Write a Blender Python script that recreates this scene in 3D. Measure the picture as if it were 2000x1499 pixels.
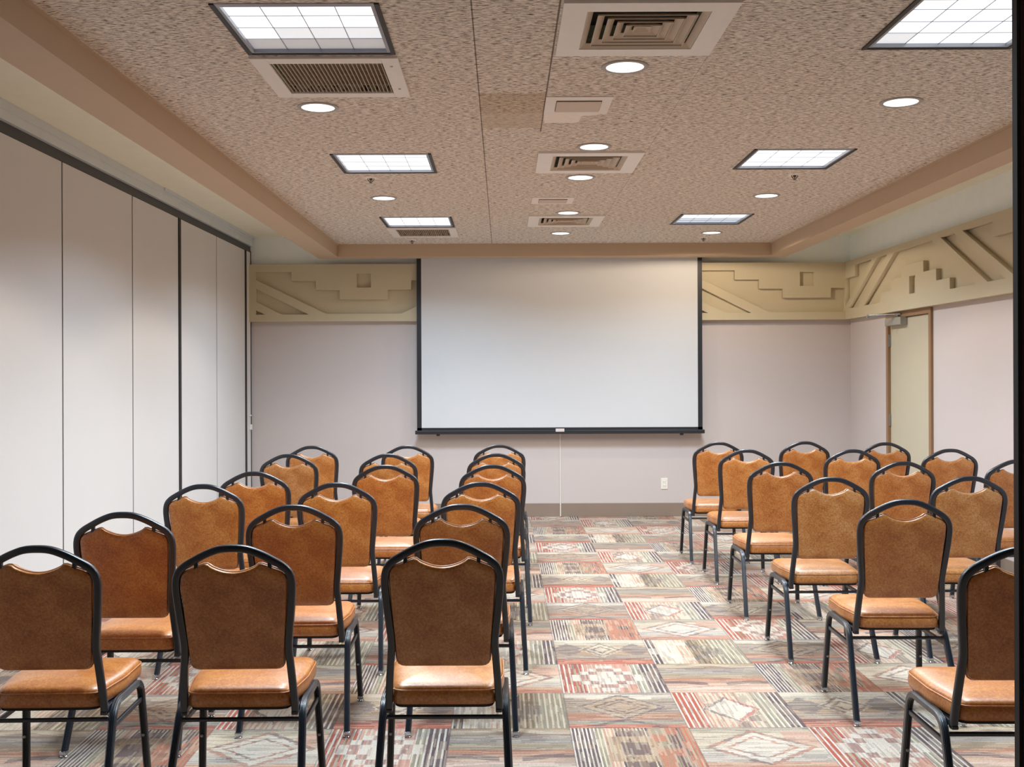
import bpy, bmesh, math, random
from mathutils import Vector, Matrix
random.seed(7)
S = bpy.context.scene
COL = S.collection
for o in list(bpy.data.objects): bpy.data.objects.remove(o)

# ------------------------------------------------------------------ camera
CH = 1.49                      # camera height
F = 2100.0                     # focal length in pixels of the 2000 px frame
cd = bpy.data.cameras.new('camera'); cam = bpy.data.objects.new('camera', cd); COL.objects.link(cam)
cd.sensor_width = 36; cd.lens = 36 * F / 2000
cd.shift_x = 0.0085; cd.shift_y = -0.0083
cd.clip_start = 0.05
cam.matrix_world = Matrix.Translation((0, 0, CH)) @ Matrix.Rotation(math.radians(90), 4, 'X') @ Matrix.Rotation(math.radians(-0.22), 4, 'Z')
S.camera = cam
# ------------------------------------------------------------------ world, exposure
w = bpy.data.worlds.new('world'); S.world = w; w.use_nodes = True
w.node_tree.nodes['Background'].inputs[0].default_value = (0.55, 0.65, 0.8, 1)
w.node_tree.nodes['Background'].inputs[1].default_value = 0.3
S.view_settings.view_transform = 'Standard'
S.view_settings.look = 'None'
S.view_settings.gamma = 1
S.view_settings.exposure = 0.0
S.cycles.max_bounces = 14; S.cycles.diffuse_bounces = 9
P_TROFFER, P_DOWN, P_DOWN_SIDE = 57, 27, 50
C_TROFFER, C_DOWN = (0.67, 0.845, 1.0), (1.0, 0.79, 0.58)
TROFFER_SPREAD = 150

# ------------------------------------------------------------------ room numbers
XL, XR, YB, YF = -2.652, 3.652, 11.30, -5.0
ZC, ZS, ZG = CH + 1.335, CH + 1.21, 2.95           # coffer ceiling, soffit underside, side ceiling
BL0, BL1, BR0, BR1 = -1.90, -1.684, 2.731, 2.915   # soffit beam sides
BY0, BY1 = 10.93, 11.13                            # far soffit beam

# ------------------------------------------------------------------ node helper
class NT:
    def __init__(s, name):
        s.mat = bpy.data.materials.new(name); s.mat.use_nodes = True
        s.t = s.mat.node_tree; s.n = s.t.nodes; s.l = s.t.links
        s.b = s.n['Principled BSDF']
    def node(s, typ, **kw):
        n = s.n.new(typ)
        for k, v in kw.items(): setattr(n, k, v)
        return n
    def put(s, sock, v):
        if v is None: return
        if isinstance(v, bpy.types.NodeSocket): s.l.new(v, sock)
        elif isinstance(v, (tuple, list)) and sock.type == 'RGBA' and len(v) == 3: sock.default_value = (*v, 1)
        else: sock.default_value = v
    def m(s, op, a, b=None, c=None, clamp=False):
        n = s.node('ShaderNodeMath', operation=op, use_clamp=clamp)
        s.put(n.inputs[0], a); s.put(n.inputs[1], b); s.put(n.inputs[2], c)
        return n.outputs[0]
    def coords(s, kind='Object'):
        tc = s.node('ShaderNodeTexCoord'); return tc.outputs[kind]
    def sep(s, v):
        n = s.node('ShaderNodeSeparateXYZ'); s.put(n.inputs[0], v); return n.outputs
    def comb(s, x=0.0, y=0.0, z=0.0):
        n = s.node('ShaderNodeCombineXYZ')
        for i, q in enumerate((x, y, z)): s.put(n.inputs[i], q)
        return n.outputs[0]
    def mapping(s, v, scale=(1, 1, 1), loc=(0, 0, 0)):
        n = s.node('ShaderNodeMapping'); s.put(n.inputs[0], v)
        n.inputs['Scale'].default_value = scale; n.inputs['Location'].default_value = loc
        return n.outputs[0]
    def noise(s, v, scale=5, detail=2, rough=0.5, out=0):
        n = s.node('ShaderNodeTexNoise'); s.put(n.inputs['Vector'], v)
        n.inputs['Scale'].default_value = scale; n.inputs['Detail'].default_value = detail
        n.inputs['Roughness'].default_value = rough
        return n.outputs[out]
    def white(s, v):
        n = s.node('ShaderNodeTexWhiteNoise', noise_dimensions='3D'); s.put(n.inputs['Vector'], v)
        return n.outputs[0]
    def mix(s, f, a, b, blend='MIX'):
        n = s.node('ShaderNodeMix', data_type='RGBA', blend_type=blend)
        s.put(n.inputs[0], f); s.put(n.inputs[6], a); s.put(n.inputs[7], b)
        return n.outputs[2]
    def ramp(s, f, stops, interp='LINEAR'):
        n = s.node('ShaderNodeValToRGB'); s.put(n.inputs[0], f)
        cr = n.color_ramp; cr.interpolation = interp
        while len(cr.elements) < len(stops): cr.elements.new(0.5)
        for e, (p, c) in zip(cr.elements, stops):
            e.position = p
            e.color = (*c, 1) if len(c) == 3 else c
        return n.outputs[0]
    def bump(s, h, strength=0.3, dist=0.01):
        n = s.node('ShaderNodeBump'); s.put(n.inputs['Height'], h)
        n.inputs['Strength'].default_value = strength; n.inputs['Distance'].default_value = dist
        s.l.new(n.outputs[0], s.b.inputs['Normal'])
    def done(s, color=None, rough=0.5, metal=0.0, spec=0.5):
        s.put(s.b.inputs['Base Color'], color); s.put(s.b.inputs['Roughness'], rough)
        s.b.inputs['Metallic'].default_value = metal
        s.b.inputs['Specular IOR Level'].default_value = spec
        return s.mat

def sr(r, g, b):   # sRGB 0-255 to linear
    f = lambda c: (c / 255 / 12.92) if c <= 10 else ((c / 255 + 0.055) / 1.055) ** 2.4
    return (f(r), f(g), f(b))

def plain(name, c, rough=0.5, metal=0.0, spec=0.5, var=0.05, vs=8.0):
    t = NT(name)
    nz = t.noise(t.coords(), vs, 3)
    col = t.mix(nz, tuple(x * (1 - var) for x in c), tuple(min(1, x * (1 + var)) for x in c))
    return t.done(col, rough, metal, spec)

M = {}
def wallcover(name, c, rough=0.55):
    t = NT(name); co = t.coords()
    fib = t.noise(t.mapping(co, (260, 260, 12)), 1.0, 2)
    big = t.noise(co, 1.3, 3)
    col = t.mix(t.m('MULTIPLY_ADD', fib, 0.5, t.m('MULTIPLY', big, 0.5)), tuple(x * 0.94 for x in c), tuple(min(1, x * 1.05) for x in c))
    t.bump(fib, 0.12, 0.002)
    return t.done(col, rough, 0, 0.3)
M['wall'] = wallcover('wall_covering', sr(203, 195, 193))
M['darkwall'] = plain('dark_wood_wall', sr(52, 40, 32), 0.6)
M['panel'] = wallcover('partition_vinyl', sr(217, 217, 217), 0.5)
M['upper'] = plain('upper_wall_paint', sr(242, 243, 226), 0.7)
M['upperwall'] = plain('upper_wall_painted_light', sr(240, 250, 255), 0.7)  # whitened and cooled: missing cool light above the frieze put into the colour
M['frieze'] = plain('frieze_plaster', sr(200, 191, 164), 0.75, var=0.04, vs=60)
M['beam'] = plain('soffit_paint', sr(196, 174, 148), 0.7, var=0.03)
M['base'] = plain('base_vinyl', sr(142, 126, 113), 0.5)
M['blackgap'] = plain('black_edge', (0.006, 0.007, 0.009), 0.5)
M['gasket'] = plain('dark_gasket', sr(62, 64, 66), 0.5)
M['track'] = plain('aluminium_track', sr(212, 222, 228), 0.38, 0.15)
M['screen'] = plain('screen_fabric', sr(208, 212, 216), 0.8, var=0.01)
M['scrblack'] = plain('screen_masking', sr(32, 36, 42), 0.45)
M['white'] = plain('white_plastic', sr(236, 234, 226), 0.4, var=0.01)
M['tag'] = plain('label_tag', sr(215, 205, 205), 0.5)
M['grille'] = plain('grille_enamel', sr(234, 231, 226), 0.42, 0.0, var=0.04, vs=20)
M['ringtrim'] = plain('downlight_trim', sr(168, 164, 160), 0.5)
M['slat'] = plain('slat_enamel', sr(196, 180, 160), 0.45)
M['duct'] = plain('duct_dark', sr(46, 38, 32), 0.8)
M['accdoor'] = plain('access_door_paint', sr(206, 190, 176), 0.6)
M['accframe'] = plain('access_frame_paint', sr(236, 232, 226), 0.6)
M['patch'] = plain('ceiling_patch', sr(240, 234, 224), 0.85, var=0.08, vs=30)
M['doorleaf'] = plain('door_paint', sr(194, 187, 164), 0.5, var=0.02)
M['doorframe'] = plain('door_frame_paint', sr(148, 116, 84), 0.45)
M['steel'] = plain('brushed_steel', sr(170, 172, 172), 0.3, 0.9)
M['closer'] = plain('closer_cover', sr(165, 165, 156), 0.4, 0.2)
M['chrome'] = plain('chrome_glide', sr(190, 195, 200), 0.2, 1.0)
M['post'] = plain('post_metal', sr(26, 27, 32), 0.5, 0.0)
M['postred'] = plain('post_brown', sr(70, 44, 40), 0.5)
M['sprink'] = plain('sprinkler_metal', sr(104, 92, 80), 0.4, 0.6)
M['frame'] = plain('chair_frame_enamel', (0.005, 0.011, 0.020), 0.34, 0.0, 0.9, var=0.2, vs=30)
M['underseat'] = plain('seat_board_black', (0.008, 0.008, 0.009), 0.7)
M['alu'] = plain('lens_rim', sr(160, 165, 175), 0.4, 0.5)

def emis(name, c, st):
    t = NT(name); t.b.inputs['Base Color'].default_value = (0.8, 0.8, 0.8, 1)
    t.b.inputs['Emission Color'].default_value = (*c, 1)
    t.b.inputs['Emission Strength'].default_value = st
    return t.mat
M['lens'] = emis('troffer_lens', (0.93, 0.97, 1.0), 1.25)
M['lensmid'] = emis('troffer_lens_half', (0.86, 0.94, 1.0), 0.62)
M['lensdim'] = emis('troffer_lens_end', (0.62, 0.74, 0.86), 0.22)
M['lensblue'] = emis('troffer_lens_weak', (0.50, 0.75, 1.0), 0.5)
M['down'] = emis('downlight_lens', (1.0, 0.97, 0.93), 1.6)

def mat_ceiling():
    t = NT('ceiling_wood_wool'); co = t.coords()
    x, y, z = t.sep(co)
    wob = t.noise(co, 14, 2)
    cw = t.comb(x, t.m('MULTIPLY_ADD', wob, 0.03, y), 0.0)
    n1 = t.noise(t.mapping(cw, (42, 270, 1)), 1.0, 3, 0.62)
    n2 = t.noise(t.mapping(cw, (24, 130, 1), (4, 7, 0)), 1.0, 2, 0.5)
    f = t.m('MULTIPLY_ADD', n2, 0.4, t.m('MULTIPLY', n1, 0.6))
    col = t.ramp(f, [(0.0, sr(64, 56, 48)), (0.41, sr(98, 87, 76)), (0.455, sr(172, 162, 152)), (0.505, sr(238, 231, 222)), (0.62, sr(246, 240, 232)), (1.0, sr(250, 245, 238))])
    big = t.noise(co, 0.9, 3)
    col = t.mix(t.m('MULTIPLY', big, 0.35), col, t.mix(1.0, col, sr(238, 226, 210), 'MULTIPLY'))
    # board joints
    def seam(v, at, wd=0.0035):
        return t.m('LESS_THAN', t.m('ABSOLUTE', t.m('SUBTRACT', v, at)), wd)
    s = t.m('MAXIMUM', seam(x, -0.11, 0.0028), t.m('MULTIPLY', seam(x, 0.209), t.m('LESS_THAN', y, 5.9)))
    s = t.m('MAXIMUM', s, t.m('MULTIPLY', seam(x, 0.862, 0.002), 0.45))
    s = t.m('MAXIMUM', s, t.m('MULTIPLY', seam(x, 1.472, 0.002), 0.35))
    for yy in (5.12, 5.72): s = t.m('MAXIMUM', s, t.m('MULTIPLY', seam(y, yy, 0.004), t.m('MULTIPLY', t.m('GREATER_THAN', x, -0.11), 0.4)))
    col = t.mix(t.m('MULTIPLY', s, 0.75), col, sr(70, 58, 48))
    # an old stained board and a repainted one
    def box(x0, x1, y0, y1):
        a = t.m('MULTIPLY', t.m('GREATER_THAN', x, x0), t.m('LESS_THAN', x, x1))
        return t.m('MULTIPLY', a, t.m('MULTIPLY', t.m('GREATER_THAN', y, y0), t.m('LESS_THAN', y, y1)))
    col = t.mix(t.m('MULTIPLY', box(-0.108, 0.207, 5.09, 5.49), 0.45), col, t.mix(1.0, col, sr(205, 180, 140), 'MULTIPLY'))
    col = t.mix(t.m('MULTIPLY', box(-0.108, 0.207, 5.49, 5.81), 0.55), col, sr(196, 180, 158))
    t.bump(f, 0.5, 0.006)
    return t.done(col, 0.9, 0, 0.1)
M['ceiling'] = mat_ceiling()

def mat_vinyl():
    t = NT('caramel_vinyl'); co = t.coords()
    n1 = t.noise(co, 120, 4, 0.7); n2 = t.noise(co, 13, 3, 0.55)
    f = t.m('MULTIPLY_ADD', n2, 0.36, t.m('MULTIPLY', n1, 0.64))
    col = t.ramp(f, [(0.34, sr(158, 84, 16)), (0.45, sr(188, 110, 34)), (0.53, sr(206, 132, 54)), (0.64, sr(222, 160, 90))])
    fine = t.noise(t.mapping(co, (1, 1, 1)), 230, 2)
    col = t.mix(t.m('MULTIPLY', fine, 0.45), col, sr(112, 66, 26))
    oi = t.node('ShaderNodeObjectInfo')
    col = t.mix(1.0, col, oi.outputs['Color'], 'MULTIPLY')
    t.bump(t.m('ADD', fine, t.m('MULTIPLY', n1, 0.4)), 0.10, 0.002)
    t.b.inputs['Coat Weight'].default_value = 0.7; t.b.inputs['Coat IOR'].default_value = 1.6
    t.b.inputs['Coat Roughness'].default_value = 0.38
    return t.done(col, 0.45, 0, 0.6)
M['vinyl'] = mat_vinyl()
M['piping'] = plain('vinyl_piping', sr(196, 158, 132), 0.4)

# ---- carpet: 50 cm tiles laid quarter-turned, eight woven designs in a repeat
def mat_carpet():
    t = NT('carpet_tiles'); x, y, z = t.sep(t.coords())
    X = t.m('DIVIDE', t.m('SUBTRACT', x, 0.274 - 10), 0.5); Y = t.m('DIVIDE', t.m('SUBTRACT', y, 5.03 - 20), 0.5)
    ci, ri = t.m('FLOOR', X), t.m('FLOOR', Y)
    fx, fy = t.m('FRACT', X), t.m('FRACT', Y)
    fyi = t.m('SUBTRACT', 1.0, fy)
    par = t.m('MODULO', t.m('ADD', ci, ri), 2.0)          # 0: stripes run in depth (V), 1: across (H)
    c2 = t.m('MODULO', ci, 2.0)
    r4 = t.m('MODULO', t.m('ADD', ri, t.m('MULTIPLY', t.m('FLOOR', t.m('DIVIDE', ci, 2.0)), 2.0)), 4.0)
    q = t.m('ADD', t.m('MULTIPLY', fx, t.m('SUBTRACT', 1.0, par)), t.m('MULTIPLY', fyi, par))
    p = t.m('ADD', t.m('MULTIPLY', fyi, t.m('SUBTRACT', 1.0, par)), t.m('MULTIPLY', fx, par))
    tid = t.comb(ci, ri, 0)
    # woven wobble
    ys = t.noise(t.comb(t.m('MULTIPLY', p, 7.0), t.m('MULTIPLY', t.m('FLOOR', t.m('MULTIPLY', q, 56.0)), 3.1), t.m('ADD', ci, t.m('MULTIPLY', ri, 7.0))), 1.0, 1)
    RED, CORAL, PINK, CREAM, WHITE = sr(182, 90, 72), sr(194, 116, 90), sr(208, 160, 142), sr(216, 208, 186), sr(228, 226, 214)
    PURP, SLATE, SAGE, OLIVE, TAN = sr(92, 78, 88), sr(112, 108, 114), sr(154, 154, 134), sr(146, 134, 100), sr(172, 148, 122)
    GREY, DARK = sr(150, 148, 144), sr(78, 68, 74)
    def ab(v): return t.m('ABSOLUTE', v)
    pc = ab(t.m('SUBTRACT', p, 0.5))
    def dist(qc, a, b, steps=0, pp=None):
        P = pp if pp is not None else pc
        if steps: P = t.m('DIVIDE', t.m('FLOOR', t.m('MULTIPLY', P, steps)), float(steps))
        Q = ab(t.m('SUBTRACT', q, qc))
        if steps: Q = t.m('DIVIDE', t.m('FLOOR', t.m('MULTIPLY', Q, steps * 1.3)), steps * 1.3)
        Pj = t.m('ADD', P, t.m('MULTIPLY', t.m('SUBTRACT', ys, 0.5), 0.13))
        return t.m('ADD', t.m('DIVIDE', Pj, a), t.m('DIVIDE', Q, b))
    def band(d, a, b): return t.m('MULTIPLY', t.m('GREATER_THAN', d, a), t.m('LESS_THAN', d, b))
    def lines(n, duty, jit=0.0):
        return t.m('LESS_THAN', t.m('FRACT', t.m('MULTIPLY', q, float(n))), t.m('MULTIPLY_ADD', ys, jit, duty - jit / 2))
    def R(stops): return t.ramp(q, stops, 'CONSTANT')
    blk = t.white(t.comb(t.m('FLOOR', t.m('MULTIPLY', p, 6.0)), t.m('FLOOR', t.m('MULTIPLY', q, 9.0)), t.m('ADD', t.m('MULTIPLY', ci, 3.0), ri)))
    L16, L26, L40 = lines(21, 0.36, 0.15), lines(31, 0.42, 0.25), lines(44, 0.45, 0.3)
    D = {}
    # V red stepped
    base = t.mix(L16, R([(0, RED), (.26, PINK), (.72, SAGE), (.82, PURP)]), R([(0, WHITE), (.12, SAGE), (.2, WHITE), (.26, CREAM), (.5, PINK), (.72, WHITE)]))
    d = dist(.46, .42, .30, 9)
    c = t.mix(t.m('MULTIPLY', t.m('LESS_THAN', d, 1.0), 0.9), base, WHITE)
    c = t.mix(t.m('MULTIPLY', band(d, .45, .62), 0.7), c, t.mix(L26, RED, PURP)); D[0] = c
    # V purple with tan diamond
    base = t.mix(L26, R([(0, PURP), (.2, SAGE), (.27, PINK), (.36, PURP), (.66, SAGE), (.8, PURP), (.92, CORAL)]), R([(0, WHITE), (.2, CREAM), (.36, CREAM), (.64, TAN), (.8, TAN), (.92, TAN)]))
    d = dist(.5, .42, .2, 7)
    c = t.mix(t.m('MULTIPLY', t.m('LESS_THAN', d, 1.0), t.m('SUBTRACT', 1.0, t.m('MULTIPLY', L26, 0.3))), base, TAN)
    c = t.mix(t.m('MULTIPLY', t.m('ADD', t.m('LESS_THAN', d, .3), band(d, .6, .75)), 0.8), c, PURP)
    patch = t.m('MULTIPLY', t.m('GREATER_THAN', q, .66), t.m('MULTIPLY', t.m('LESS_THAN', q, .92), t.m('GREATER_THAN', blk, .5)))
    c = t.mix(t.m('MULTIPLY', patch, .7), c, CORAL); D[1] = c
    # V red with cream diamond
    base = t.mix(L16, R([(0, RED), (.22, CREAM), (.72, SAGE), (.86, PURP)]), R([(0, WHITE), (.22, PINK), (.6, CREAM), (.72, WHITE)]))
    base = t.mix(t.m('MULTIPLY', t.m('MULTIPLY', band(q, .25, .7), t.m('GREATER_THAN', blk, .72)), .6), base, PURP)
    d = dist(.47, .36, .25)
    c = t.mix(t.m('MULTIPLY', t.m('LESS_THAN', d, 1.05), 0.85), base, WHITE)
    c = t.mix(t.m('MULTIPLY', band(d, .82, 1.02), 0.75), c, t.mix(t.m('GREATER_THAN', q, .47), PURP, RED)); D[2] = c
    # V white and sage stepped
    base = t.mix(L16, R([(0, DARK), (.1, CREAM), (.45, OLIVE), (.7, SAGE)]), R([(0, WHITE), (.3, PINK), (.45, PURP), (.6, CREAM), (.7, CREAM)]))
    d = dist(.4, .36, .34, 8)
    c = t.mix(t.m('MULTIPLY', band(d, .4, .95), 0.6), base, t.mix(t.m('GREATER_THAN', q, .45), WHITE, SLATE)); D[3] = c
    # H tan diamonds
    base = t.mix(L40, R([(0, SLATE), (.06, CREAM), (.2, TAN), (.55, TAN), (.75, GREY), (.9, CORAL)]), R([(0, WHITE), (.08, WHITE), (.2, GREY), (.6, CORAL), (.8, SAGE), (.9, RED)]))
    side = t.m('MULTIPLY', t.m('GREATER_THAN', pc, .3), band(q, .15, .6))
    base = t.mix(t.m('MULTIPLY', side, .65), base, t.mix(L26, PURP, CREAM))
    d = dist(.42, .38, .34)
    c = t.mix(t.m('MULTIPLY', t.m('LESS_THAN', d, 1.1), 0.7), base, CREAM)
    c = t.mix(t.m('MULTIPLY', t.m('LESS_THAN', d, .9), 0.7), c, TAN)
    c = t.mix(t.m('MULTIPLY', t.m('ADD', band(d, .92, 1.08), t.m('ADD', band(d, .6, .7), band(d, .38, .46))), 0.8), c, PURP)
    d2 = dist(.95, .3, .16); c = t.mix(t.m('MULTIPLY', band(d2, .8, 1.2), .7), c, PURP); D[4] = c
    # H small diamond, purple sides
    base = t.mix(L40, R([(0, CREAM), (.12, SAGE), (.22, TAN), (.62, GREY), (.78, PURP), (.86, RED)]), R([(0, WHITE), (.22, CREAM), (.5, TAN), (.78, CORAL)]))
    d3 = dist(.42, .2, .26, 0, ab(t.m('SUBTRACT', pc, .36)))
    c = t.mix(t.m('MULTIPLY', t.m('LESS_THAN', d3, 1.0), .75), base, SLATE)
    d = dist(.42, .22, .28)
    c = t.mix(t.m('MULTIPLY', t.m('LESS_THAN', d, 1.1), .8), c, CREAM)
    c = t.mix(t.m('MULTIPLY', t.m('ADD', band(d, .8, 1.0), band(d, .38, .55)), .75), c, PURP); D[5] = c
    # H cream diamond, pink corner
    base = t.mix(L40, R([(0, SLATE), (.05, SAGE), (.14, CREAM), (.5, WHITE), (.8, CREAM), (.88, PINK)]), R([(0, CREAM), (.3, CREAM), (.6, GREY), (.8, CORAL)]))
    corner = t.m('MULTIPLY', t.m('GREATER_THAN', p, .74), band(q, .1, .42))
    base = t.mix(t.m('MULTIPLY', corner, .7), base, PINK)
    d = dist(.48, .44, .40)
    c = t.mix(t.m('MULTIPLY', t.m('LESS_THAN', d, 1.0), .8), base, WHITE)
    c = t.mix(t.m('MULTIPLY', t.m('ADD', band(d, .88, 1.03), band(d, .56, .66)), .75), c, t.mix(blk, PURP, CORAL)); D[6] = c
    # H wave bands
    base = t.mix(L26, R([(0, OLIVE), (.1, SLATE), (.2, GREY), (.4, TAN), (.52, CORAL), (.6, PINK), (.8, WHITE), (.92, PINK)]), R([(0, TAN), (.2, GREY), (.35, SAGE), (.52, TAN), (.7, CREAM), (.8, PINK), (.92, CREAM)]))
    wv = t.m('ADD', q, t.m('MULTIPLY', t.m('MINIMUM', pc, .3), .3))
    c = t.mix(t.m('MULTIPLY', t.m('MULTIPLY', band(wv, .70, .80), t.m('GREATER_THAN', pc, .09)), .75), base, PURP)
    wv2 = t.m('SUBTRACT', q, t.m('MULTIPLY', t.m('MINIMUM', pc, .25), .3))
    c = t.mix(t.m('MULTIPLY', band(wv2, -.02, .07), .6), c, CREAM); D[7] = c
    def isx(par_v, c_v, r_v):
        f = t.m('COMPARE', par, float(par_v), 0.1)
        f = t.m('MULTIPLY', f, t.m('COMPARE', c2, float(c_v), 0.1))
        return t.m('MULTIPLY', f, t.m('COMPARE', r4, float(r_v), 0.1))
    col = D[4]
    for (pv, cv, rv), k in CARPET_MAP.items():
        col = t.mix(isx(pv, cv, rv), col, D[k])
    # thin woven streaks over every motif, and worn blotches
    k58 = t.m('FLOOR', t.m('MULTIPLY', q, 58.0))
    koff = t.white(t.comb(k58, ci, ri))
    st = t.white(t.comb(t.m('FLOOR', t.m('MULTIPLY_ADD', p, 5.0, t.m('MULTIPLY', koff, 9.0))), k58, t.m('ADD', t.m('MULTIPLY', ci, 2.0), t.m('MULTIPLY', ri, 5.0))))
    col = t.mix(t.m('MULTIPLY', t.m('GREATER_THAN', st, .68), .34), col, CREAM)
    col = t.mix(t.m('MULTIPLY', t.m('LESS_THAN', st, .30), .38), col, t.mix(blk, PURP, t.mix(t.m('GREATER_THAN', blk, .6), OLIVE, TAN)))
    bl = t.noise(t.comb(x, y, 0.0), 3.2, 3)
    col = t.mix(t.m('MULTIPLY', bl, .2), col, sr(158, 140, 120))
    # yarn and tone
    yarn = t.noise(t.comb(t.m('MULTIPLY', p, 60.0), t.m('MULTIPLY', q, 160.0), t.m('ADD', ci, ri)), 1.0, 2)
    col = t.mix(1.0, col, t.ramp(yarn, [(0.25, (.62, .62, .62)), (0.7, (1.12, 1.12, 1.12))]), 'MULTIPLY')
    tone = t.white(t.comb(ci, ri, 3.3))
    col = t.mix(1.0, col, t.ramp(tone, [(0, (.9, .9, .9)), (1, (1.06, 1.04, 1.0))]), 'MULTIPLY')
    ed = t.m('MINIMUM', t.m('MINIMUM', fx, t.m('SUBTRACT', 1.0, fx)), t.m('MINIMUM', fy, fyi))
    col = t.mix(t.m('MULTIPLY', t.m('LESS_THAN', ed, 0.006), .4), col, DARK)
    col = t.mix(1.0, col, (.82, .76, .745), 'MULTIPLY')
    t.bump(yarn, 0.35, 0.004)
    t.b.inputs['Sheen Weight'].default_value = 0.15
    return t.done(col, 0.92, 0, 0.15)
# (stripe direction, column parity, row in the repeat) -> design
CARPET_MAP = {}
def _carpet_map():
    # known tiles: column starting x=.274 (ci=20), row starting y=5.03 (ri=40)
    known = {(20, 38): 1, (20, 39): 4, (20, 40): 0, (20, 41): 5, (21, 38): 6, (21, 39): 2, (21, 40): 7, (21, 41): 3}
    for (ci, ri), k in known.items():
        CARPET_MAP[((ci + ri) % 2, ci % 2, (ri + 2 * (ci // 2)) % 4)] = k
_carpet_map()
M['carpet'] = mat_carpet()

# ------------------------------------------------------------------ mesh helpers
def link(name, me, mat, parent=None, smooth=False):
    o = bpy.data.objects.new(name, me); COL.objects.link(o)
    if mat is not None:
        for mm in (mat if isinstance(mat, list) else [mat]): me.materials.append(mm)
    if smooth:
        for f in me.polygons: f.use_smooth = True
    if parent is not None: o.parent = parent
    return o
def obj(name, bm, mat, parent=None, smooth=False, sharp=None):
    bmesh.ops.recalc_face_normals(bm, faces=bm.faces)
    me = bpy.data.meshes.new(name); bm.to_mesh(me); bm.free()
    o = link(name, me, mat, parent, smooth)
    if smooth and sharp: me.set_sharp_from_angle(angle=math.radians(sharp))
    return o
def thing(name, label, cat, loc=(0, 0, 0), rotz=0, group=None):
    o = bpy.data.objects.new(name, None); COL.objects.link(o); o.empty_display_size = 0.1
    o.location = loc; o.rotation_euler = (0, 0, rotz); o['label'] = label; o['category'] = cat
    if group: o['group'] = group
    return o
def tag(o, label, cat, group=None):
    o['label'] = label; o['category'] = cat
    if group: o['group'] = group
    return o
def struct(name, bm, mat, label=None):
    o = obj(name, bm, mat); o['kind'] = 'structure'
    if label: o['label'] = label
    return o
def box(bm, x0, x1, y0, y1, z0, z1, bev=0.0, mi=0):
    vs = [bm.verts.new(v) for v in ((x0, y0, z0), (x1, y0, z0), (x1, y1, z0), (x0, y1, z0), (x0, y0, z1), (x1, y0, z1), (x1, y1, z1), (x0, y1, z1))]
    fs = [bm.faces.new([vs[i] for i in q]) for q in ((3, 2, 1, 0), (4, 5, 6, 7), (0, 1, 5, 4), (1, 2, 6, 5), (2, 3, 7, 6), (3, 0, 4, 7))]
    for f in fs: f.material_index = mi
    if bev > 0:
        es = list({e for f in fs for e in f.edges})
        bmesh.ops.bevel(bm, geom=es, offset=bev, segments=2, affect='EDGES', profile=0.6)
    return fs
def bx(*a, bev=0.0):
    bm = bmesh.new(); box(bm, *a, bev=bev); return bm
def sweep(bm, pts, sec, ref, closed_caps=True):
    """sweep 2D section sec [(a,b)] along pts; a runs along ref, b along tangent x ref"""
    pts = [Vector(p) for p in pts]; ref = Vector(ref); rings = []
    for i, p in enumerate(pts):
        tn = (pts[min(i + 1, len(pts) - 1)] - pts[max(i - 1, 0)]).normalized()
        a = (ref - tn * ref.dot(tn)).normalized(); b = tn.cross(a)
        rings.append([bm.verts.new(p + a * u + b * v) for u, v in sec])
    n = len(sec)
    for r0, r1 in zip(rings, rings[1:]):
        for k in range(n): bm.faces.new((r0[k], r0[(k + 1) % n], r1[(k + 1) % n], r1[k]))
    if closed_caps:
        bm.faces.new(list(reversed(rings[0]))); bm.faces.new(rings[-1])
def rrect(w, h, r, seg=3):
    out = []
    for cx, cy, a0 in ((w / 2 - r, h / 2 - r, 0), (-w / 2 + r, h / 2 - r, 90), (-w / 2 + r, -h / 2 + r, 180), (w / 2 - r, -h / 2 + r, 270)):
        for k in range(seg + 1):
            a = math.radians(a0 + 90 * k / seg); out.append((cx + r * math.cos(a), cy + r * math.sin(a)))
    return out
def circ(r, n=16): return [(r * math.cos(2 * math.pi * k / n), r * math.sin(2 * math.pi * k / n)) for k in range(n)]
def catmull(P, n=6):
    P = [Vector(p) for p in P]; out = []
    Q = [P[0] * 2 - P[1]] + P + [P[-1] * 2 - P[-2]]
    for i in range(1, len(Q) - 2):
        for k in range(n):
            u = k / n
            out.append(0.5 * ((2 * Q[i]) + (Q[i + 1] - Q[i - 1]) * u + (2 * Q[i - 1] - 5 * Q[i] + 4 * Q[i + 1] - Q[i + 2]) * u * u + (3 * Q[i] - Q[i - 1] - 3 * Q[i + 1] + Q[i + 2]) * u ** 3))
    out.append(P[-1]); return out
def fillet(P, rad, seg=6):
    """polyline with rounded inner corners; rad: list of radii for P[1:-1]"""
    P = [Vector(p) for p in P]; out = [P[0]]
    for i in range(1, len(P) - 1):
        r = rad[i - 1]; a, b, c = P[i - 1], P[i], P[i + 1]
        u, v = (a - b).normalized(), (c - b).normalized()
        ang = u.angle(v); t = r / math.tan(ang / 2); A, B = b + u * t, b + v * t
        for k in range(seg + 1):
            s = k / seg; out.append((1 - s) ** 2 * A + 2 * s * (1 - s) * b + s * s * B)
    out.append(P[-1]); return out
def lathe(bm, prof, n=32, c=(0, 0, 0)):
    rings = []
    for r, z in prof:
        if r < 1e-6: rings.append([bm.verts.new((c[0], c[1], c[2] + z))])
        else: rings.append([bm.verts.new((c[0] + r * math.cos(2 * math.pi * k / n), c[1] + r * math.sin(2 * math.pi * k / n), c[2] + z)) for k in range(n)])
    for a, b in zip(rings, rings[1:]):
        for k in range(n):
            j = (k + 1) % n
            if len(a) == 1 and len(b) > 1: bm.faces.new((a[0], b[k], b[j]))
            elif len(b) == 1 and len(a) > 1: bm.faces.new((a[k], b[0], a[j]))
            elif len(a) > 1: bm.faces.new((a[k], b[k], b[j], a[j]))
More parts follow.
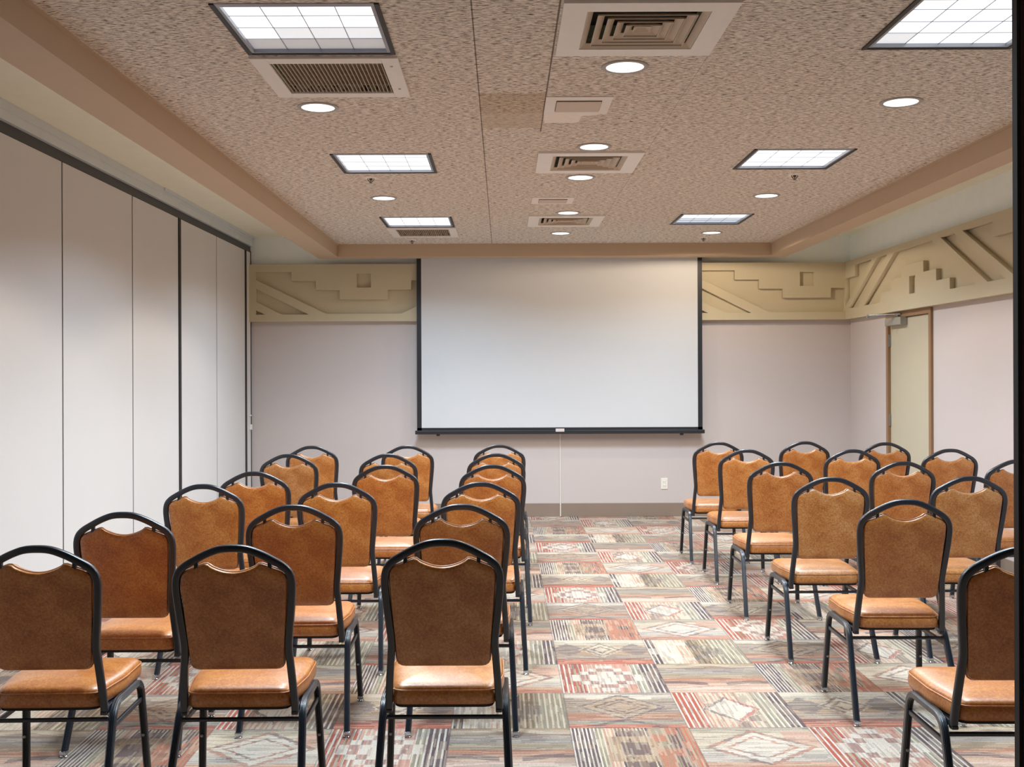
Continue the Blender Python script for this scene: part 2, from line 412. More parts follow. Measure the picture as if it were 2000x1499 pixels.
def closed_fillet(C, seg=6):
    """C: [(x,y,r)] -> rounded closed outline"""
    out = []; n = len(C)
    for i in range(n):
        a, b, c = Vector(C[i - 1][:2]), Vector(C[i][:2]), Vector(C[(i + 1) % n][:2]); r = C[i][2]
        if r <= 0: out.append(b); continue
        u, v = (a - b).normalized(), (c - b).normalized(); ang = u.angle(v)
        t = r / math.tan(ang / 2); A, B = b + u * t, b + v * t
        for k in range(seg + 1):
            s = k / seg; out.append((1 - s) ** 2 * A + 2 * s * (1 - s) * b + s * s * B)
    return out
def resample(P, n):
    L = [0]; m = len(P)
    for i in range(m): L.append(L[-1] + (P[(i + 1) % m] - P[i]).length)
    out = []; T = L[-1]; j = 0
    for k in range(n):
        s = T * k / n
        while L[j + 1] < s: j += 1
        f = (s - L[j]) / max(1e-9, L[j + 1] - L[j]); out.append(P[j].lerp(P[(j + 1) % m], f))
    return out
def pad(bm, outline, prof, crown, mp, n=96):
    """outline: closed 2D; prof: [(inset, h)]; crown: [(scale, h)]; mp(u, v, h) -> 3D"""
    P = resample(outline, n); area = sum(P[i].x * P[(i + 1) % n].y - P[(i + 1) % n].x * P[i].y for i in range(n))
    if area < 0: P.reverse()
    cen = sum(P, Vector((0, 0))) / n
    N = []
    for i in range(n):
        d = (P[(i + 1) % n] - P[i - 1]).normalized(); N.append(Vector((-d.y, d.x)))
    rings = []
    for ins, h in prof: rings.append([bm.verts.new(mp(*(P[i] + N[i] * ins), h)) for i in range(n)])
    ins = prof[-1][0]
    for s, h in crown: rings.append([bm.verts.new(mp(*(cen + (P[i] + N[i] * ins - cen) * s), h)) for i in range(n)])
    for a, b in zip(rings, rings[1:]):
        for k in range(n): bm.faces.new((a[k], a[(k + 1) % n], b[(k + 1) % n], b[k]))
    bm.faces.new(list(reversed(rings[0]))); bm.faces.new(rings[-1])

def relief(name, outer, holes, thick, bev, mat, parent, M4):
    """flat plate with holes, thick along local z, placed by matrix M4"""
    cu = bpy.data.curves.new('plate', 'CURVE'); cu.dimensions = '2D'; cu.fill_mode = 'BOTH'
    cu.extrude = thick / 2 - bev; cu.bevel_depth = bev; cu.bevel_resolution = 1; cu.offset = -bev
    for poly in [outer] + holes:
        sp = cu.splines.new('POLY'); sp.points.add(len(poly) - 1)
        for q, (a, b) in zip(sp.points, poly): q.co = (a, b, 0, 1)
        sp.use_cyclic_u = True
    t = bpy.data.objects.new('plate', cu); COL.objects.link(t)
    dg = bpy.context.evaluated_depsgraph_get(); dg.update()
    me = bpy.data.meshes.new_from_object(t.evaluated_get(dg)); me.name = name
    bpy.data.objects.remove(t); bpy.data.curves.remove(cu)
    me.materials.clear(); me.transform(M4)
    return link(name, me, mat, parent)

# ================================================================== SETTING
T = 0.12
struct('floor', bx(XL - T, XR + T, YF - T, YB + T, -0.1, 0), M['carpet'], 'patterned southwestern carpet tiles')
wl = bmesh.new(); box(wl, XL - T - 0.10, XL - 0.10, YF - T, YB + T, 0, 3.15)
struct('wall_left', wl, M['wall'])
bm = bmesh.new(); box(bm, XL - 0.1, XR + 0.1, YB, YB + T, 0, 2.655); struct('wall_back', bm, M['wall'])
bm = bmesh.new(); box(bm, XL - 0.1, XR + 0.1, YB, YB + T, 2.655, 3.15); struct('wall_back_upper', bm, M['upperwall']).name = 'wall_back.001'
# right wall with the doorway cut out
DY0, DY1, DZ = 9.13, 10.20, 2.055
bm = bmesh.new()
box(bm, XR, XR + T, YF, DY0, 0, 2.655); box(bm, XR, XR + T, DY1, YB, 0, 2.655); box(bm, XR, XR + T, DY0, DY1, DZ, 2.655)
struct('wall_right', bm, M['wall'])
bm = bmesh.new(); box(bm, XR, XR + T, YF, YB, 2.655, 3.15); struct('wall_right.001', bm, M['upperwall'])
struct('wall_front', bx(XL - 0.1, XR + 0.1, YF - T, YF, 0, 3.15), M['darkwall'])

# coffer ceiling with openings for fixtures
TROFF = [(-0.746, 4.153), (-0.735, 6.77), (-0.735, 9.36), (1.780, 4.11), (1.80, 6.68), (1.79, 9.25)]
DIFF = [(0.539, 4.140), (0.533, 6.73), (0.537, 9.28)]
GRIL = [(-0.748, 4.80), (-0.735, 10.01)]
DOWN = [(0.532, 4.657), (-0.915, 5.34), (1.958, 5.28), (0.536, 6.286), (0.526, 7.263), (-0.893, 8.08), (1.970, 8.033), (0.539, 8.844), (0.545, 10.12), (1.966, 10.12)]
holes = [(x - .30, x + .30, y - .30, y + .30) for x, y in TROFF] + [(x - .228, x + .228, y - .228, y + .228) for x, y in DIFF] + [(x - .25, x + .25, y - .25, y + .25) for x, y in GRIL]
cx0, cx1, cy0, cy1 = BL1 - 0.02, BR0 + 0.02, YF, BY0 + 0.02
xs = sorted({cx0, cx1} | {v for h in holes for v in h[:2]}); ys_ = sorted({cy0, cy1} | {v for h in holes for v in h[2:]})
bm = bmesh.new(); vg = {}
def gv(i, j):
    if (i, j) not in vg: vg[(i, j)] = bm.verts.new((xs[i], ys_[j], ZC))
    return vg[(i, j)]
for i in range(len(xs) - 1):
    for j in range(len(ys_) - 1):
        mx, my = (xs[i] + xs[i + 1]) / 2, (ys_[j] + ys_[j + 1]) / 2
        if any(h[0] < mx < h[1] and h[2] < my < h[3] for h in holes): continue
        bm.faces.new((gv(i, j), gv(i, j + 1), gv(i + 1, j + 1), gv(i + 1, j)))
r = bmesh.ops.extrude_face_region(bm, geom=list(bm.faces))
bmesh.ops.translate(bm, verts=[v for v in r['geom'] if isinstance(v, bmesh.types.BMVert)], vec=(0, 0, 0.03))
struct('ceiling', bm, M['ceiling'], 'rough tan wood-wool ceiling boards in the coffer')
# slab over everything, and side ceilings
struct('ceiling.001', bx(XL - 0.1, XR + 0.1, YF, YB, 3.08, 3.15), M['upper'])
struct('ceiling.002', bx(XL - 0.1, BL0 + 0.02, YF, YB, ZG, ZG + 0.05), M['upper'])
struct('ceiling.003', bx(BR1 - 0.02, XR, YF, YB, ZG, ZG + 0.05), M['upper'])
# soffit beams around the coffer
struct('trim_1', bx(BL0, BL1, YF, BY1, ZS, ZG + 0.04), M['beam'], 'left dropped soffit beam')
struct('trim_2', bx(BR0, BR1, YF, BY1, ZS, ZG + 0.04), M['beam'], 'right dropped soffit beam')
struct('trim_3', bx(BL1, BR0, BY0, BY1, ZS, ZG + 0.04), M['beam'], 'far dropped soffit beam')
bm = bmesh.new(); box(bm, BL1, BL1 + 0.012, YF, BY0, ZC - 0.012, ZC); box(bm, BR0 - 0.012, BR0, YF, BY0, ZC - 0.012, ZC); box(bm, BL1, BR0, BY0 - 0.012, BY0, ZC - 0.012, ZC)
struct('trim_4', bm, M['beam'], 'thin bead where coffer ceiling meets the soffit')
# baseboards
struct('baseboard_back', bx(XL, XR, YB - 0.012, YB, 0, 0.14, bev=0.003), M['base'])
bm = bmesh.new(); box(bm, XR - 0.012, XR, YF, DY0 - 0.0, 0, 0.14); box(bm, XR - 0.012, XR, DY1, YB - 0.012, 0, 0.14)
struct('baseboard_right', bm, M['base'])
# corner bead at the wall seam below the screen (joint of the wall covering)
# dark post at the right edge, close to the camera
px0 = 0.766
bm = bmesh.new(); box(bm, px0, px0 + 0.0045, 1.6, 1.615, 0, ZC, mi=0); box(bm, px0 + 0.0045, px0 + 0.0058, 1.604, 1.615, 0, ZC, mi=1); box(bm, px0 + 0.0058, px0 + 0.075, 1.601, 1.615, 0, ZC, mi=2)
o = obj('trim_5', bm, [M['post'], M['blackgap'], M['postred']]); o['kind'] = 'structure'; o['label'] = 'dark metal door post close to the camera'

# ------------------------------------------------------------------ door
dr = bpy.data.objects.new('door_1', None); COL.objects.link(dr); dr['kind'] = 'structure'; dr.location = (XR, (DY0 + DY1) / 2, 0)
dr['label'] = 'tan door in brown frame on the right wall'
def dpart(name, bm, mat, par=dr, smooth=False):
    bmesh.ops.translate(bm, verts=bm.verts, vec=(-XR, -(DY0 + DY1) / 2, 0)); return obj(name, bm, mat, par, smooth, 40 if smooth else None)
bm = bmesh.new(); fw = 0.05
box(bm, XR - 0.022, XR + T, DY0, DY0 + fw, 0, DZ); box(bm, XR - 0.022, XR + T, DY1 - fw, DY1, 0, DZ); box(bm, XR - 0.022, XR + T, DY0 + fw, DY1 - fw, DZ - fw, DZ)
dpart('door_frame', bm, M['doorframe'])
leaf = dpart('door_leaf', bx(XR + 0.004, XR + 0.048, DY0 + fw + 0.004, DY1 - fw - 0.004, 0.01, DZ - fw - 0.004, bev=0.002), M['doorleaf'])
for zz in (1.80, 1.05, 0.25):
    bm = bmesh.new(); box(bm, XR - 0.006, XR + 0.006, DY1 - fw - 0.02, DY1 - fw + 0.01, zz - 0.055, zz + 0.055, bev=0.002); lathe(bm, [(0, -.058), (.007, -.058), (.007, .058), (0, .058)], 12, (XR - 0.008, DY1 - fw, zz))
    dpart('hinge', bm, M['steel'])
bm = bx(XR - 0.062, XR + 0.004, 9.72, 10.12, 1.935, 2.005, bev=0.006); cl = dpart('door_closer', bm, M['closer'])
bm = bmesh.new(); sweep(bm, [(XR - 0.03, 9.86, 2.012), (XR - 0.26, 10.0, 2.022)], rrect(0.024, 0.007, 0.002), (0, 0.5, 0)); sweep(bm, [(XR - 0.26, 10.0, 2.030), (XR - 0.025, 9.80, 2.032)], rrect(0.020, 0.007, 0.002), (0, .5, 0))
lathe(bm, [(0, 0), (.013, 0), (.013, .03), (0, .03)], 14, (XR - 0.26, 10.0, 2.008)); lathe(bm, [(0, 0), (.014, 0), (.014, .03), (0, .03)], 14, (XR - 0.03, 9.86, 2.0))
dpart('closer_arm', bm, M['steel'], cl) if False else dpart('closer_arm', bm, M['steel'])


# ------------------------------------------------------------------ friezes
UP = 2.655; k3 = .001345
def P3(pts, c): return [((x - 1252) * k3 + c, UP - (y - 380) * k3) for x, y in pts]
big = [(415, 440), (692, 440), (692, 512), (880, 512), (880, 583), (1065, 583), (1065, 655), (1438, 655), (1438, 580), (1622, 580), (1622, 508), (1812, 508), (1812, 440), (2089, 440), (2089, 500), (1544, 766), (960, 766), (415, 500)]
sec = [(415, 568), (822, 770), (615, 770), (415, 670)]; tri = [(415, 738), (485, 770), (415, 770)]; sq = [(1198, 455), (1308, 455), (1308, 562), (1198, 562)]
mir = lambda P: [(2504 - x, y) for x, y in reversed(P)]
th = []
for c in (-1.453, 0.86):
    for poly in (big, sec, tri, mir(sec), mir(tri), sq): th.append(P3(poly, c))
c = 3.172; xe = XR - 0.085
cut = (xe - c) / k3 + 1252
th += [P3([p for p in big[:8]] + [(1438, 580), (cut, 580), (cut, 735), (1544, 766), (960, 766), (415, 500)], c), P3(sec, c), P3(tri, c), P3(sq, c)]
f1 = thing('wall_frieze', 'tan plaster frieze with stepped relief across the back wall behind the screen', 'wall frieze', (0.5, YB, 2.06), group=None)
zb = 2.056
fo = Vector((0.5, YB, 2.06))
obj('backing', bx(XL - fo.x, XR - fo.x, -0.035, 0, zb - fo.z, UP - fo.z), M['frieze'], f1)
MB = Matrix(((1, 0, 0, -fo.x), (0, 0, -1, -0.055), (0, 1, 0, -fo.z), (0, 0, 0, 1)))
relief('raised_pattern', [(XL + 0.002, zb), (XR - 0.036, zb), (XR - 0.036, UP), (XL + 0.002, UP)], th, 0.052, 0.0015, M['frieze'], f1, MB)
f2 = thing('wall_frieze', 'tan plaster frieze with stepped pyramid relief running along the right wall above the door', 'wall frieze', (XR, 7.0, 2.06))
obj('backing', bx(-0.035, 0, YF - 7.0, YB - 0.035 - 7.0, zb - 2.06, UP - 2.06), M['frieze'], f2)
C0 = 9.39; zt, zl = 2.60, 2.165
hol = []
def rec3(c): return [(c - 1.275, zl), (c - .79, zl), (c - .79, 2.257), (c - .52, 2.257), (c - .52, 2.355), (c - .25, 2.355), (c - .25, 2.45), (c + .25, 2.45), (c + .25, 2.355), (c + .52, 2.355), (c + .52, 2.257), (c + .79, 2.257), (c + .79, zl), (c + 1.275, zl), (c + .42, zt), (c - .42, zt)]
def rec2(c, s): return [(c + s * .61, zt), (c + s * .87, zt), (c + s * 1.735, zl), (c + s * 1.46, zl)]
hol += [rec3(C0), rec2(C0, 1), rec2(C0, -1), [(C0 - .07, 2.19), (C0 + .07, 2.19), (C0 + .07, 2.345), (C0 - .07, 2.345)]]
ye = YB - 0.085 - C0
hol.append([(C0 + 1.03, zt), (C0 + 1.53, zt), (C0 + 1.53, 2.485), (C0 + ye, 2.485), (C0 + ye, zt - (ye - 1.03) * .5029)])
hol.append([(C0 - a, b) for a, b in ((1.03, zt), (1.545, zt), (1.545, 2.485), (1.87, 2.485), (1.87, 2.37), (2.2, 2.37), (2.2, 2.26), (2.75, 2.26), (2.75, 2.37), (3.08, 2.37), (3.08, 2.485), (3.40, 2.485), (3.40, zt), (3.92, zt), (3.06, zl), (1.895, zl))])
C1 = C0 - 4.95
hol += [rec3(C1), rec2(C1, 1), rec2(C1, -1), [(C1 - .07, 2.19), (C1 + .07, 2.19), (C1 + .07, 2.345), (C1 - .07, 2.345)]]
MR = Matrix(((0, 0, -1, -0.055), (1, 0, 0, -7.0), (0, 1, 0, -2.06), (0, 0, 0, 1)))
relief('raised_pattern', [(YF, zb), (YB - 0.075, zb), (YB - 0.075, UP), (YF, UP)], hol, 0.048, 0.0015, M['frieze'], f2, MR)

# ------------------------------------------------------------------ folding partition on the left
fp = thing('folding_partition', 'off-white folding partition wall of tall panels with black edge seals, left of the chairs', 'partition', (XL, 6.0, 0))
edges = [-2.1, -0.9, 0.30, 1.52, 2.74, 4.02, 5.25, 6.475, 7.70, 8.81, 9.96, 11.07]
thick = {9: .028, 11: .026}
for a, b in zip(range(len(edges) - 1), range(1, len(edges))):
    g0, g1 = thick.get(a, .009), thick.get(b, .009)
    obj('panel', bx(-0.06, 0, edges[a] + g0 - 6, edges[b] - g1 - 6, 0.03, 2.785, bev=0.002), M['panel'], fp)
for i, e in enumerate(edges):
    g = thick.get(i, .009)
    obj('edge_seal', bx(-0.06, -0.004 if g < .02 else 0.008, e - g - 6, e + g - 6, 0.03, 2.785), M['blackgap'], fp)
obj('bottom_seal', bx(-0.05, -0.006, edges[0] - 6, 11.28 - 6, 0, 0.03), M['gasket'], fp)
obj('top_seal', bx(-0.06, 0.004, YF - 6, 11.28 - 6, 2.786, 2.845), M['gasket'], fp)
bm = bmesh.new(); box(bm, -0.09, 0.03, YF - 6, 11.26 - 6, 2.846, 2.90); box(bm, -0.09, 0.036, YF - 6, 11.26 - 6, 2.90, 2.949); box(bm, -0.09, 0.05, 8.3 - 6, 11.26 - 6, 2.925, 2.949)
obj('track', bm, M['track'], fp)
bm = bmesh.new(); box(bm, -0.06, 0.004, 11.10 - 6, 11.27 - 6, 0.03, 2.785)
obj('jamb', bm, M['panel'], fp)
obj('jamb_seal', bx(-0.06, 0.006, 11.275 - 6, 11.30 - 6, 0.0, 2.80), M['blackgap'], fp)
bm = bmesh.new(); box(bm, 0.004, 0.03, 11.20 - 6, 11.23 - 6, 0.93, 0.985, bev=.004); box(bm, 0.004, 0.02, 11.19 - 6, 11.24 - 6, 1.07, 1.085, bev=.003)
obj('latch', bm, M['white'], fp)

# ------------------------------------------------------------------ projection screen
SX, SY = 0.586, 11.175
sc = thing('projection_screen', 'large white pull-down projection screen with black borders on the back wall', 'projection screen', (SX, SY, 0.88))
hw = 1.483
bm = bmesh.new(); box(bm, -hw + .046, hw - .046, -0.001, 0.001, 0.062, 1.86); obj('screen_fabric', bm, M['screen'], sc)
bm = bmesh.new(); box(bm, -hw, -hw + .047, -0.0013, 0.0013, 0.03, 1.86); box(bm, hw - .047, hw, -0.0013, 0.0013, 0.03, 1.86); box(bm, -hw, hw, -0.0013, 0.0013, 0.03, 0.063)
obj('masking_border', bm, M['scrblack'], sc)
bm = bmesh.new(); box(bm, -hw - .02, hw + .02, -0.022, 0.016, -0.004, 0.036, bev=0.006); obj('bottom_bar', bm, M['scrblack'], sc)
obj('screen_tag', bx(-0.045, 0.045, -0.0245, -0.0225, 0.02, 0.052), M['tag'], sc)
obj('bar_peg', bx(-hw + .20, -hw + .235, -0.012, 0.012, -0.022, -0.004, bev=0.004), M['scrblack'], sc)
obj('bar_peg', bx(hw - .235, hw - .20, -0.012, 0.012, -0.022, -0.004, bev=0.004), M['scrblack'], sc)
bm = bmesh.new(); box(bm, -hw - .06, hw + .06, -0.04, 0.10, 1.84, 1.95, bev=0.01); obj('screen_housing', bm, M['white'], sc)
bm = bmesh.new(); sweep(bm, [(0.575 + 0.02, YB - 0.006, 1.2), (0.575 + 0.02, YB - 0.006, 0.14), (0.575 + 0.02, YB - 0.016, 0.132), (0.575 + 0.02, YB - 0.016, 0.004)], rrect(0.010, 0.006, 0.002), (1, 0, 0))
tag(obj('cable_raceway', bm, M['white']), 'thin white cable strip running down the back wall below the screen', 'cable cover')

# outlet
ot = thing('wall_outlet', 'white wall outlet plate low on the back wall right of the aisle', 'outlet', (1.687, YB, 0.342))
obj('cover_plate', bx(-.036, .036, -.007, 0, -.058, .058, bev=.003), M['white'], ot)
for dz in (.021, -.021):
    rc = obj('receptacle', bx(-.017, .017, -.010, -.006, dz - .014, dz + .014, bev=.003), M['white'], ot)
    bm = bmesh.new(); box(bm, -.008, -.006, -.0108, -.0095, dz - .003, dz + .006); box(bm, .006, .008, -.0108, -.0095, dz - .003, dz + .006)
    obj('socket_slots', bm, M['duct'], rc)

# ================================================================== CEILING FIXTURES
def arealamp(name, loc, size, power, col, spread, parent=None):
    ld = bpy.data.lights.new(name, 'AREA'); ld.shape = 'SQUARE'; ld.size = size; ld.energy = power; ld.color = col; ld.spread = math.radians(spread)
    o = bpy.data.objects.new(name, ld); COL.objects.link(o); o.location = loc
    if parent: o.parent = parent
    return o
tl = ['large square lit ceiling panel at upper left with the far row of cells dim',
      'square lit ceiling panel, middle of the left line of three', 'square lit ceiling panel, farthest of the left line, beside the screen end',
      'large square lit ceiling panel at upper right, cut by the frame edge',
      'square lit ceiling panel, middle of the right line of three', 'square lit ceiling panel, farthest of the right line with a bluish far edge']
for i, (x, y) in enumerate(TROFF):
    lab = tl[i]
    t = thing('ceiling_light_panel', lab, 'ceiling light', (x, y, ZC), group='square ceiling light panels')
    h = .305; b = .018
    bm = bmesh.new()
    box(bm, -h, -h + b, -h, h, -.006, .05); box(bm, h - b, h, -h, h, -.006, .05); box(bm, -h + b, h - b, h - b, h, -.006, .05)
    obj('edge_gasket', bm, M['blackgap'], t)
    bm = bmesh.new(); i1 = h - b; i2 = i1 - .014
    box(bm, -i1, -i2, -h, i1, -.003, .05); box(bm, i2, i1, -h, i1, -.003, .05); box(bm, -i2, i2, i2, i1, -.003, .05); box(bm, -i2, i2, -h, -i2, -.003, .05)
    obj('rim', bm, M['alu'], t)
    bm = bmesh.new(); c = 2 * i2 / 4
    for a in range(4):
        for d in range(4):
            f = bm.faces.new([bm.verts.new(v) for v in ((-i2 + a * c, -i2 + d * c, .012), (-i2 + a * c, -i2 + (d + 1) * c, .012), (-i2 + (a + 1) * c, -i2 + (d + 1) * c, .012), (-i2 + (a + 1) * c, -i2 + d * c, .012))])
            mi = 0
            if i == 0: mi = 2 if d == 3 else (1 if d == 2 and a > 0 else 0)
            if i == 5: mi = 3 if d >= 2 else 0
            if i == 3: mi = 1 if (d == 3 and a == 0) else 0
            f.material_index = mi
    me = bpy.data.meshes.new('lens'); bm.to_mesh(me); bm.free()
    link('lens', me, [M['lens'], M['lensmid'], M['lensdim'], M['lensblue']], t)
    bm = bmesh.new()
    for a in range(1, 4):
        box(bm, -i2 + a * c - .0015, -i2 + a * c + .0015, -i2, i2, .0095, .0115); box(bm, -i2, i2, -i2 + a * c - .0015, -i2 + a * c + .0015, .0095, .0115)
    obj('lens_grid', bm, M['alu'], t)
    arealamp('lamp', (0, 0, -.004), .5, P_TROFFER, C_TROFFER, TROFFER_SPREAD, t)

gl = ['slatted return air grille against the far edge of the upper left light panel', 'small slatted return air grille behind the farthest left light panel']
for i, (x, y) in enumerate(GRIL):
    t = thing('return_air_grille', gl[i], 'air vent', (x, y, ZC), group='slatted return grilles')
    h, o_ = .312, .24
    bm = bmesh.new()
    box(bm, -h, -o_, -h, h, -.012, .0, bev=.003); box(bm, o_, h, -h, h, -.012, .0, bev=.003); box(bm, -o_, o_, -h, -o_ + .0, -.012, .0, bev=.003); box(bm, -o_, o_, o_, h, -.012, .0, bev=.003)
    obj('frame', bm, M['grille'], t)
    bm = bmesh.new()
    for k in range(27):
        xx = -o_ + (k + .5) * 2 * o_ / 27; box(bm, xx - .0014, xx + .0014, -o_, o_, -.006, .002)
    obj('slats', bm, M['slat'], t)
    bm = bmesh.new()
    for k in range(6):
        yy = -o_ + (k + .5) * 2 * o_ / 6; box(bm, -o_, o_, yy - .012, yy - .009, .016, .05)
    obj('cross_vanes', bm, M['slat'], t)
    obj('duct', bx(-.249, .249, -.249, .249, .10, .11), M['duct'], t)
    if i == 0:
        for yy in (-.2, .16):
            bm = bmesh.new(); lathe(bm, [(0, -.003), (.006, -.003), (.006, 0), (0, 0)], 12, (.275, yy, -.012)); obj('screw', bm, M['steel'], t)

dl = ['large square cone air diffuser at top centre of the ceiling', 'square cone air diffuser in the middle of the ceiling between two downlights', 'farthest square cone air diffuser, nearest the screen']
for i, (x, y) in enumerate(DIFF):
    t = thing('ceiling_air_diffuser', dl[i], 'air vent', (x, y, ZC), group='square cone air diffusers')
    h, o_ = .318, .227
    bm = bmesh.new()
    for (x0, x1, y0, y1) in ((-h, -o_, -h, h), (o_, h, -h, h), (-o_, o_, -h, -o_), (-o_, o_, o_, h)): box(bm, x0, x1, y0, y1, -.014, 0.0)
    obj('frame', bm, M['grille'], t)
    def ring(bm, r0, z0, r1, z1, tk=.002):
        A = [bm.verts.new((sx * r0, sy * r0, z0)) for sx, sy in ((-1, -1), (1, -1), (1, 1), (-1, 1))]
        B = [bm.verts.new((sx * r1, sy * r1, z1)) for sx, sy in ((-1, -1), (1, -1), (1, 1), (-1, 1))]
        A2 = [bm.verts.new((sx * (r0 - tk * 1.5), sy * (r0 - tk * 1.5), z0)) for sx, sy in ((-1, -1), (1, -1), (1, 1), (-1, 1))]
        B2 = [bm.verts.new((sx * (r1 - tk * 1.5), sy * (r1 - tk * 1.5), z1)) for sx, sy in ((-1, -1), (1, -1), (1, 1), (-1, 1))]
        for k in range(4):
            j = (k + 1) % 4
            bm.faces.new((A[k], A[j], B[j], B[k])); bm.faces.new((A2[k], B2[k], B2[j], A2[j]))
            bm.faces.new((A[k], A2[k], A2[j], A[j])); bm.faces.new((B[k], B[j], B2[j], B2[k]))
    bm = bmesh.new(); ring(bm, .226, -.012, .204, .004); obj('throat', bm, M['slat'], t)
    for k, rr in enumerate((.185, .145, .105, .068)):
        bm = bmesh.new(); ring(bm, rr, -.014, rr - .001, -.009, .0016); ring(bm, rr - .001, -.009, rr - .028, .005, .002); obj('cone_blade', bm, M['slat'], t)
    bm = bmesh.new(); ring(bm, .034, -.006, .012, .008, .002); box(bm, -.014, .014, -.014, .014, .006, .010); obj('centre_cone', bm, M['slat'], t)
    obj('duct', bx(-.227, .227, -.227, .227, .085, .095), M['duct'], t)

dn = {0: 'round recessed downlight just beyond the nearest air diffuser', 1: 'round recessed downlight on the left, beyond the slatted air grille', 2: 'round recessed downlight on the right, nearest the upper right light panel',
      3: 'round recessed downlight just in front of the middle air diffuser', 4: 'round recessed downlight just beyond the middle air diffuser', 5: 'small round recessed downlight on the left between the two far light panels',
      6: 'small round recessed downlight on the right between the two far light panels', 7: 'round recessed downlight just in front of the farthest air diffuser', 8: 'farthest round downlight on the centre line, beyond the last air diffuser',
      9: 'farthest round downlight on the right, beyond the last light panel'}
rim_me = lens_me = None
for i, (x, y) in enumerate(DOWN):
    t = thing('recessed_downlight', dn[i], 'ceiling light', (x, y, ZC), group='round recessed downlights')
    if rim_me is None:
        bm = bmesh.new(); lathe(bm, [(.102, 0), (.102, -.004), (.096, -.007), (.082, -.005), (.082, 0)], 40); a = obj('trim_ring', bm, M['ringtrim'], t, True, 40); rim_me = a.data
        bm = bmesh.new(); lathe(bm, [(0, -.0035), (.082, -.0035), (.082, -.001), (0, -.001)], 40); b_ = obj('lens', bm, M['down'], t); lens_me = b_.data
    else:
        for nm, me in (('trim_ring', rim_me), ('lens', lens_me)):
            q = bpy.data.objects.new(nm, me); COL.objects.link(q); q.parent = t
    ld = bpy.data.lights.new('lamp', 'SPOT'); ld.energy = (P_DOWN if abs(x - .54) < .1 else P_DOWN_SIDE) * (1.0 if y < 10 else (.25 if x < 1 else .8)); ld.color = C_DOWN
    ld.spot_size = math.radians(138 if y < 10 else 172); ld.spot_blend = 0.22 if y < 10 else 0.08; ld.shadow_soft_size = 0.05
    lo = bpy.data.objects.new('lamp', ld); COL.objects.link(lo); lo.location = (0, 0, -.06); lo.parent = t

for (x0, x1, y0, y1, lab, pt) in ((.211, .533, 5.15, 5.486, 'beige ceiling access panel with a torn plaster patch, beyond the nearest downlight', 1), (.222, .539, 8.07, 8.37, 'small beige ceiling access panel between the two farther air diffusers', 0)):
    t = thing('ceiling_access_panel', lab, 'access panel', ((x0 + x1) / 2, (y0 + y1) / 2, ZC))
    hx, hy = (x1 - x0) / 2, (y1 - y0) / 2
    obj('frame', bx(-hx, hx, -hy, hy, -.005, 0, bev=.001), M['accframe'], t)
    bm = bmesh.new(); box(bm, -hx + .055, hx - .05, -hy + .07, hy - .068, -.011, -.008); box(bm, -hx + .053, hx - .048, -hy + .068, hy - .066, -.008, -.005, mi=1)
    obj('panel_door', bm, [M['accdoor'], M['duct']], t)
    if pt:
        bm = bmesh.new(); pts = [(-hx, hy - .002), (hx - .04, hy - .002), (hx - .05, hy + .03), (.035, hy + .04), (.03, hy + .17), (.0, hy + .2), (-.06, hy + .185), (-hx + .01, hy + .2)]
        vs = [bm.verts.new((a, b, -.004)) for a, b in pts]; f = bm.faces.new(vs)
        r = bmesh.ops.extrude_face_region(bm, geom=[f]); bmesh.ops.translate(bm, verts=[v for v in r['geom'] if isinstance(v, bmesh.types.BMVert)], vec=(0, 0, .004))
        obj('plaster_patch', bm, M['patch'], t)

sl = ['small pendent fire sprinkler beyond the middle left light panel', 'small pendent fire sprinkler beyond the middle right light panel', 'small pendent fire sprinkler at the far left of the ceiling, by the soffit', 'small pendent fire sprinkler at the far right of the ceiling, by the soffit']
for i, (x, y) in enumerate(((-.889, 7.26), (1.956, 7.2), (-.895, 10.6), (1.96, 10.5))):
    t = thing('fire_sprinkler', sl[i], 'sprinkler', (x, y, ZC), group='ceiling sprinklers')
    bm = bmesh.new(); lathe(bm, [(0, -.004), (.036, -.004), (.042, 0), (0, 0)], 20); obj('escutcheon', bm, M['accframe'], t, True, 40)
    bm = bmesh.new(); lathe(bm, [(0, -.006), (.011, -.006), (.011, -.016), (0, -.016)], 12)
    for s in (-1, 1): sweep(bm, [(s * .020, 0, -.004), (s * .021, 0, -.012), (s * .005, 0, -.030)], circ(.0028, 8), (0, 1, 0))
    lathe(bm, [(0, -.004), (.004, -.004), (.003, -.034), (0, -.034)], 8)
    obj('body', bm, M['sprink'], t)
    bm = bmesh.new(); lathe(bm, [(0, -.034), (.011, -.034), (.011, -.036), (0, -.036)], 16); obj('deflector', bm, M['sprink'], t)

